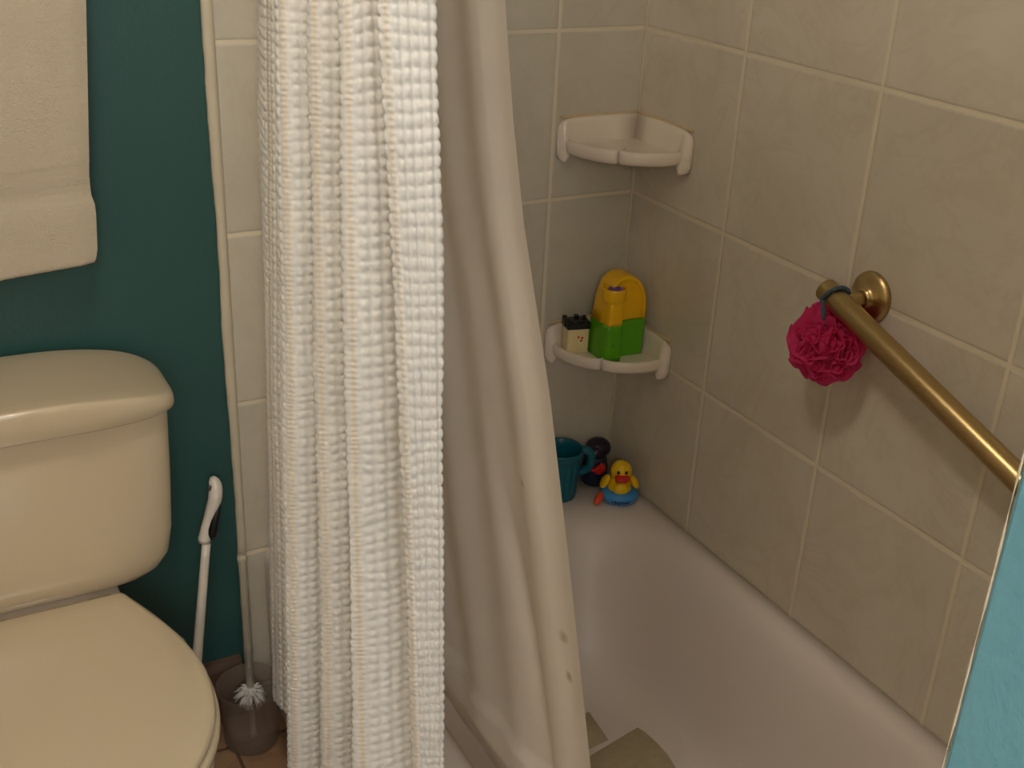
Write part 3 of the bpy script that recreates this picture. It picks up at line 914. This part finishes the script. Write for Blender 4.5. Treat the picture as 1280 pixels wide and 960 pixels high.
PC = Vector((-0.060, -0.625, 0.905))
pf = empty('bath_pouf', PC, 'bright pink mesh bath pouf hanging from the bronze grab bar', 'bath pouf')
def pouf():
    r = np.random.default_rng(5)
    # gathered netting: puffed lobes separated by deep creases, each lobe finely pleated
    k = 17
    dirs = []
    for i in range(k):
        z = 1 - 2 * (i + .5) / k
        a = i * 2.39996 + r.uniform(-.35, .35)
        dirs.append((math.sqrt(1 - z * z) * math.cos(a), math.sqrt(1 - z * z) * math.sin(a), z))
    dirs = np.array(dirs)
    tan = np.cross(dirs, r.normal(0, 1, (k, 3))); tan /= np.linalg.norm(tan, axis=1, keepdims=True)
    size = r.uniform(.90, 1.10, k); frq = r.uniform(11, 20, k); ph = r.uniform(0, 6.28, k)
    nt, nm = 260, 150
    rings = []
    for m in range(1, nm):
        th = PI * m / nm
        t = np.linspace(0, 2 * PI, nt, endpoint=False)
        P = np.stack([np.sin(th) * np.cos(t), np.sin(th) * np.sin(t), np.full(nt, -np.cos(th))], -1)
        Q = P + 0.10 * np.sin(P[:, [1, 2, 0]] * 7 + 1.3) + .04 * np.sin(P[:, [2, 0, 1]] * 17)
        Q /= np.linalg.norm(Q, axis=1, keepdims=True)
        D = np.arccos(np.clip(Q @ dirs.T, -1, 1))
        o_ = np.argsort(D, axis=1); f1 = np.take_along_axis(D, o_[:, :1], 1)[:, 0]; f2 = np.take_along_axis(D, o_[:, 1:2], 1)[:, 0]
        i1 = o_[:, 0]
        e = np.clip((f2 - f1) / .42, 0, 1)
        bul = np.sqrt(1 - (1 - e) ** 2)
        rip = np.sin(np.einsum('ij,ij->i', Q, tan[i1]) * frq[i1] + ph[i1]) 
        R_ = 0.0530 * (0.76 + 0.25 * bul * size[i1]) + 0.0027 * rip * e ** .5
        X = P * R_[:, None] * np.array([.84, 1.0, 1.02])
        X[:, 0] = np.minimum(X[:, 0], .055)
        rings.append([tuple(v) for v in (X + np.array(PC))])
    parts = [loft(rings)]
    # loose outer ruffles standing off the gathered core
    for i in range(18):
        n = Vector(r.normal(0, 1, 3)).normalized()
        d, u, v = frame_of(n)
        R0 = 0.0615 * r.uniform(.9, 1.05); k1 = int(r.integers(3, 5)); k2 = int(r.integers(5, 8)); p1, p2 = r.uniform(0, 6.28, 2)
        rg_ = []
        for q in range(1, 13):
            f = .35 + .65 * q / 12
            row = []
            for t in np.linspace(0, 2 * PI, 110, endpoint=False):
                w = (0.016 * math.sin(k1 * t + p1) + 0.0045 * math.sin(k2 * 2 * t + p2)) * f
                rad = R0 * f * (1 + .06 * math.sin(k2 * t + p1))
                X = u * (rad * math.cos(t)) + v * (rad * math.sin(t)) + d * w
                X = X * (R0 * f / max(X.length, 1e-6)) * (1 + .05 * math.sin(k2 * t + p2))
                row.append(PC + Vector((min(X.x * .86, .056), X.y, X.z * 1.02)))
            rg_.append(row)
        parts.append(loft(rg_, False, False))
    return join(*parts)
V, F = pouf()
netting = mesh('netting', V, F, M['pink'], parent=pf)
# knotted grey cord: two strands over the bar, twisted below it
def cord():
    c = p0 + dd * 0.026
    e1 = Vector((1, 0, 0)); e1 = (e1 - dd * e1.dot(dd)).normalized()      # towards the wall
    e2 = dd.cross(e1)
    if e2.z < 0: e2 = -e2
    A = []
    for i, a in enumerate(np.linspace(-0.35 * PI, 1.02 * PI, 26)):
        A.append(c + (e1 * math.cos(a) + e2 * math.sin(a)) * 0.0205 + dd * (0.012 - .016 * i / 25))
    path = [PC + Vector((.012, .002, .022))] + A + [Vector((-.0905, -.637, .966)), Vector((-.0885, -.641, .950)), Vector((-.080, -.640, .932))]
    p = catmull(np.array([tuple(v) for v in path]), 5)
    strands = []
    for s_ in (0, PI):
        q = []
        for i, v in enumerate(p):
            q.append((v[0] + .0012 * math.cos(i * .55 + s_), v[1] + .0016 * math.sin(i * .55 + s_), v[2] + .0012 * math.cos(i * .55 + s_)))
        strands.append(tube(q, .0021, 8))
    return join(*strands)
V, F = cord(); mesh('hanging_cord', V, F, M['cord'], parent=pf)

# ---------------------------------------------------------------- toilet brushes
br = empty('toilet_brush', (-0.955, -0.135, 0.0), 'white toilet brush with black grip leaning on the teal wall beside the tank', 'toilet brush')
A0 = Vector((-0.9583, -0.135, 0.02)); A1 = Vector((-0.8565, -0.050, 0.560))
ax = (A1 - A0).normalized()
at_ = lambda f: A0 + (A1 - A0) * f
sx = Vector((0.88, -0.47, 0)).normalized()            # sideways as seen from the room
def grip_pt(f, off): return at_(f) + sx * off
shaft = [at_(f) for f in np.linspace(.08, .780, 16)]
mesh('shaft', *tube(shaft, [.0098 - .0022 * t for t in np.linspace(0, 1, 16)], 18), M['whiteplastic'], parent=br)
fs = np.linspace(.785, 1.0, 18)
offs = np.interp(fs, [.785, .80, .83, .88, .93, .97, 1.0], [-.004, -.004, -.003, .003, .009, .0085, .001])
rads = np.interp(fs, [.785, .79, .80, .82, .86, .90, .94, .97, .985, .995, 1.0], [.0100, .0112, .0110, .0090, .0090, .0108, .0122, .0112, .0098, .007, .0040])
hd = mesh('handle', *tube([grip_pt(f, o_) for f, o_ in zip(fs, offs)], list(rads), 22), M['whiteplastic'], parent=br)
mesh('black_grip', *tube([grip_pt(f, o_) for f, o_ in zip((.795, .81, .83, .86, .89, .915), (.0075, .0090, .0092, .0110, .0142, .0180))], [.002, .0080, .0092, .0084, .0066, .0018], 14), M['black'], parent=br)
mesh('hang_hole', *ellipsoid(grip_pt(.968, .0015) - Vector((.0042, .0078, -.0015)), (.0022, .0022, .006), 12, 8, Matrix.Rotation(.2, 3, 'Y')), M['base'], parent=hd)
def bristles(c, r, n, seed, droop=0.3, wid=.0016, zsc=1.0):
    rr = np.random.default_rng(seed)
    parts = [ellipsoid(c, (r * .42, r * .42, r * .42 * zsc), 16, 10)]
    for i in range(n):
        th = rr.uniform(0, 2 * PI); el = rr.uniform(-.7, .9)
        d = Vector((math.cos(th) * math.cos(el), math.sin(th) * math.cos(el), math.sin(el) * zsc))
        L_ = r * rr.uniform(.82, 1.05)
        b = Vector(c)
        parts.append(tube([b + d * L_ * .3, b + d * L_ * .7 + Vector((0, 0, -droop * r * .12)), b + d * L_ + Vector((0, 0, -droop * r * .4))], [wid, wid, wid * .6], 5))
    return join(*parts)
V, F = bristles(A0 + ax * .045 + Vector((0, 0, .01)), .034, 90, 2)
mesh('brush_head', V, F, M['bristle'], parent=br)

CX, CY = -0.8225, -0.085
bc = empty('brush_cup', (CX - .003, CY, 0), 'smoky clear plastic brush cup on the floor between toilet and curtain', 'brush holder')
rg = [(.0, .0015), (.046, .0015), (.050, .004), (.0515, .01), (.055, .07), (.0585, .125), (.0605, .130), (.0600, .133), (.0572, .131), (.053, .07), (.0492, .012), (.047, .0075), (0, .0075)]
mesh('cup_wall', *lathe(rg, (CX - .003, CY - .002, 0), n=56), M['smoke'], parent=bc)
cb = empty('acrylic_brush', (CX, CY, 0.05), 'clear-handled brush with white bristle head standing in the smoky cup', 'brush')
mesh('wand', *lathe([(0, .125), (.0075, .127), (.0075, .398), (.009, .402), (.0095, .408), (.007, .413), (0, .414)], (CX, CY, 0), n=24), M['acrylic'], parent=cb)
V, F = bristles(Vector((CX, CY, .112)), .031, 120, 5, droop=.9, wid=.0021, zsc=.75)
mesh('bristle_head', V, F, M['bristle'], parent=cb)
mesh('core', *lathe([(0, .0085), (.012, .009), (.006, .02), (.005, .095), (0, .1)], (CX, CY, 0), n=18), M['acrylic'], parent=cb)

# ---------------------------------------------------------------- light fittings (out of frame)
def lamp_mat(name, col, strength):
    N = Nodes(name)
    N.b.inputs['Emission Color'].default_value = col
    N.b.inputs['Emission Strength'].default_value = strength
    N.b.inputs['Base Color'].default_value = (0.9, 0.9, 0.88, 1)
    return N.m
WARM = (1.0, 0.89, 0.76, 1)
M['globe'] = lamp_mat('lit_glass', WARM, 37.0)
cl = empty('ceiling_light', (-1.12, -1.0, ZC), 'round warm ceiling light above the bathroom floor, out of frame', 'ceiling light')
mesh('light_base', *lathe([(.15, -.0), (.15, -.03), (.13, -.04)], (-1.12, -1.0, ZC), (0, 0, 1), 32), M['chrome'], parent=cl)
mesh('light_shade', *lathe([(.135, -.041), (.14, -.06), (.12, -.09), (.07, -.11), (0, -.115)], (-1.12, -1.0, ZC), (0, 0, 1), 32), M['globe'], parent=cl)
vl = empty('vanity_light', (-1.75, YF, 2.05), 'vanity light bar with bulbs on the wall behind the camera, out of frame', 'vanity light')
mesh('light_plate', *box(-2.05, -1.45, YF, YF + .03, 2.0, 2.1), M['chrome'], parent=vl, smooth=False)
M['bulb'] = lamp_mat('lit_bulb', (1.0, 0.95, 0.88, 1), 74.0)
for xx in (-1.97, -1.75, -1.53):
    mesh('bulb', *ellipsoid((xx, YF + .085, 2.05), (.05, .05, .05), 20, 12), M['bulb'], parent=vl)

def area(name, loc, target, size, power, col, sy=None):
    L_ = bpy.data.lights.new(name, 'AREA')
    L_.energy = power; L_.color = col; L_.size = size
    if sy: L_.shape = 'RECTANGLE'; L_.size_y = sy
    o_ = bpy.data.objects.new(name, L_); COL.objects.link(o_)
    o_.location = loc
    o_.rotation_euler = (Vector(target) - Vector(loc)).to_track_quat('-Z', 'Y').to_euler()
    return o_
# daylight through the doorway behind the camera
area('doorway_daylight', (-1.35, YF + .02, 1.35), (-0.9, -0.3, 0.9), 0.8, 19.0, (0.82, 0.91, 1.0), 1.7)

w = bpy.data.worlds.new('World'); bpy.context.scene.world = w
w.use_nodes = True
w.node_tree.nodes['Background'].inputs[0].default_value = (0.05, 0.05, 0.05, 1)
w.node_tree.nodes['Background'].inputs[1].default_value = 0.3

# ---------------------------------------------------------------- camera
T_ = 0.305
yaw, pitch, roll = 0.51815842, -0.43445387, 0.04795038
f = Vector((math.sin(yaw) * math.cos(pitch), math.cos(yaw) * math.cos(pitch), math.sin(pitch)))
r = Vector((math.cos(yaw), -math.sin(yaw), 0)); u = r.cross(f)
r2 = r * math.cos(roll) + u * math.sin(roll); u2 = -r * math.sin(roll) + u * math.cos(roll)
cam = bpy.data.cameras.new('Camera'); co = bpy.data.objects.new('Camera', cam); COL.objects.link(co)
cam.sensor_width = 36.0; cam.lens = 36.0 * 1457.93 / 1280
cam.clip_start = 0.02
mw = Matrix((( r2.x, u2.x, -f.x, -1.27601756), (r2.y, u2.y, -f.y, -1.80762065), (r2.z, u2.z, -f.z, 1.56671301), (0, 0, 0, 1)))
co.matrix_world = mw
sc = bpy.context.scene
sc.camera = co
sc.view_settings.view_transform = 'Standard'
sc.view_settings.look = 'None'
sc.view_settings.exposure = 0.0
sc.view_settings.gamma = 1.0
sc.view_settings.use_curve_mapping = False
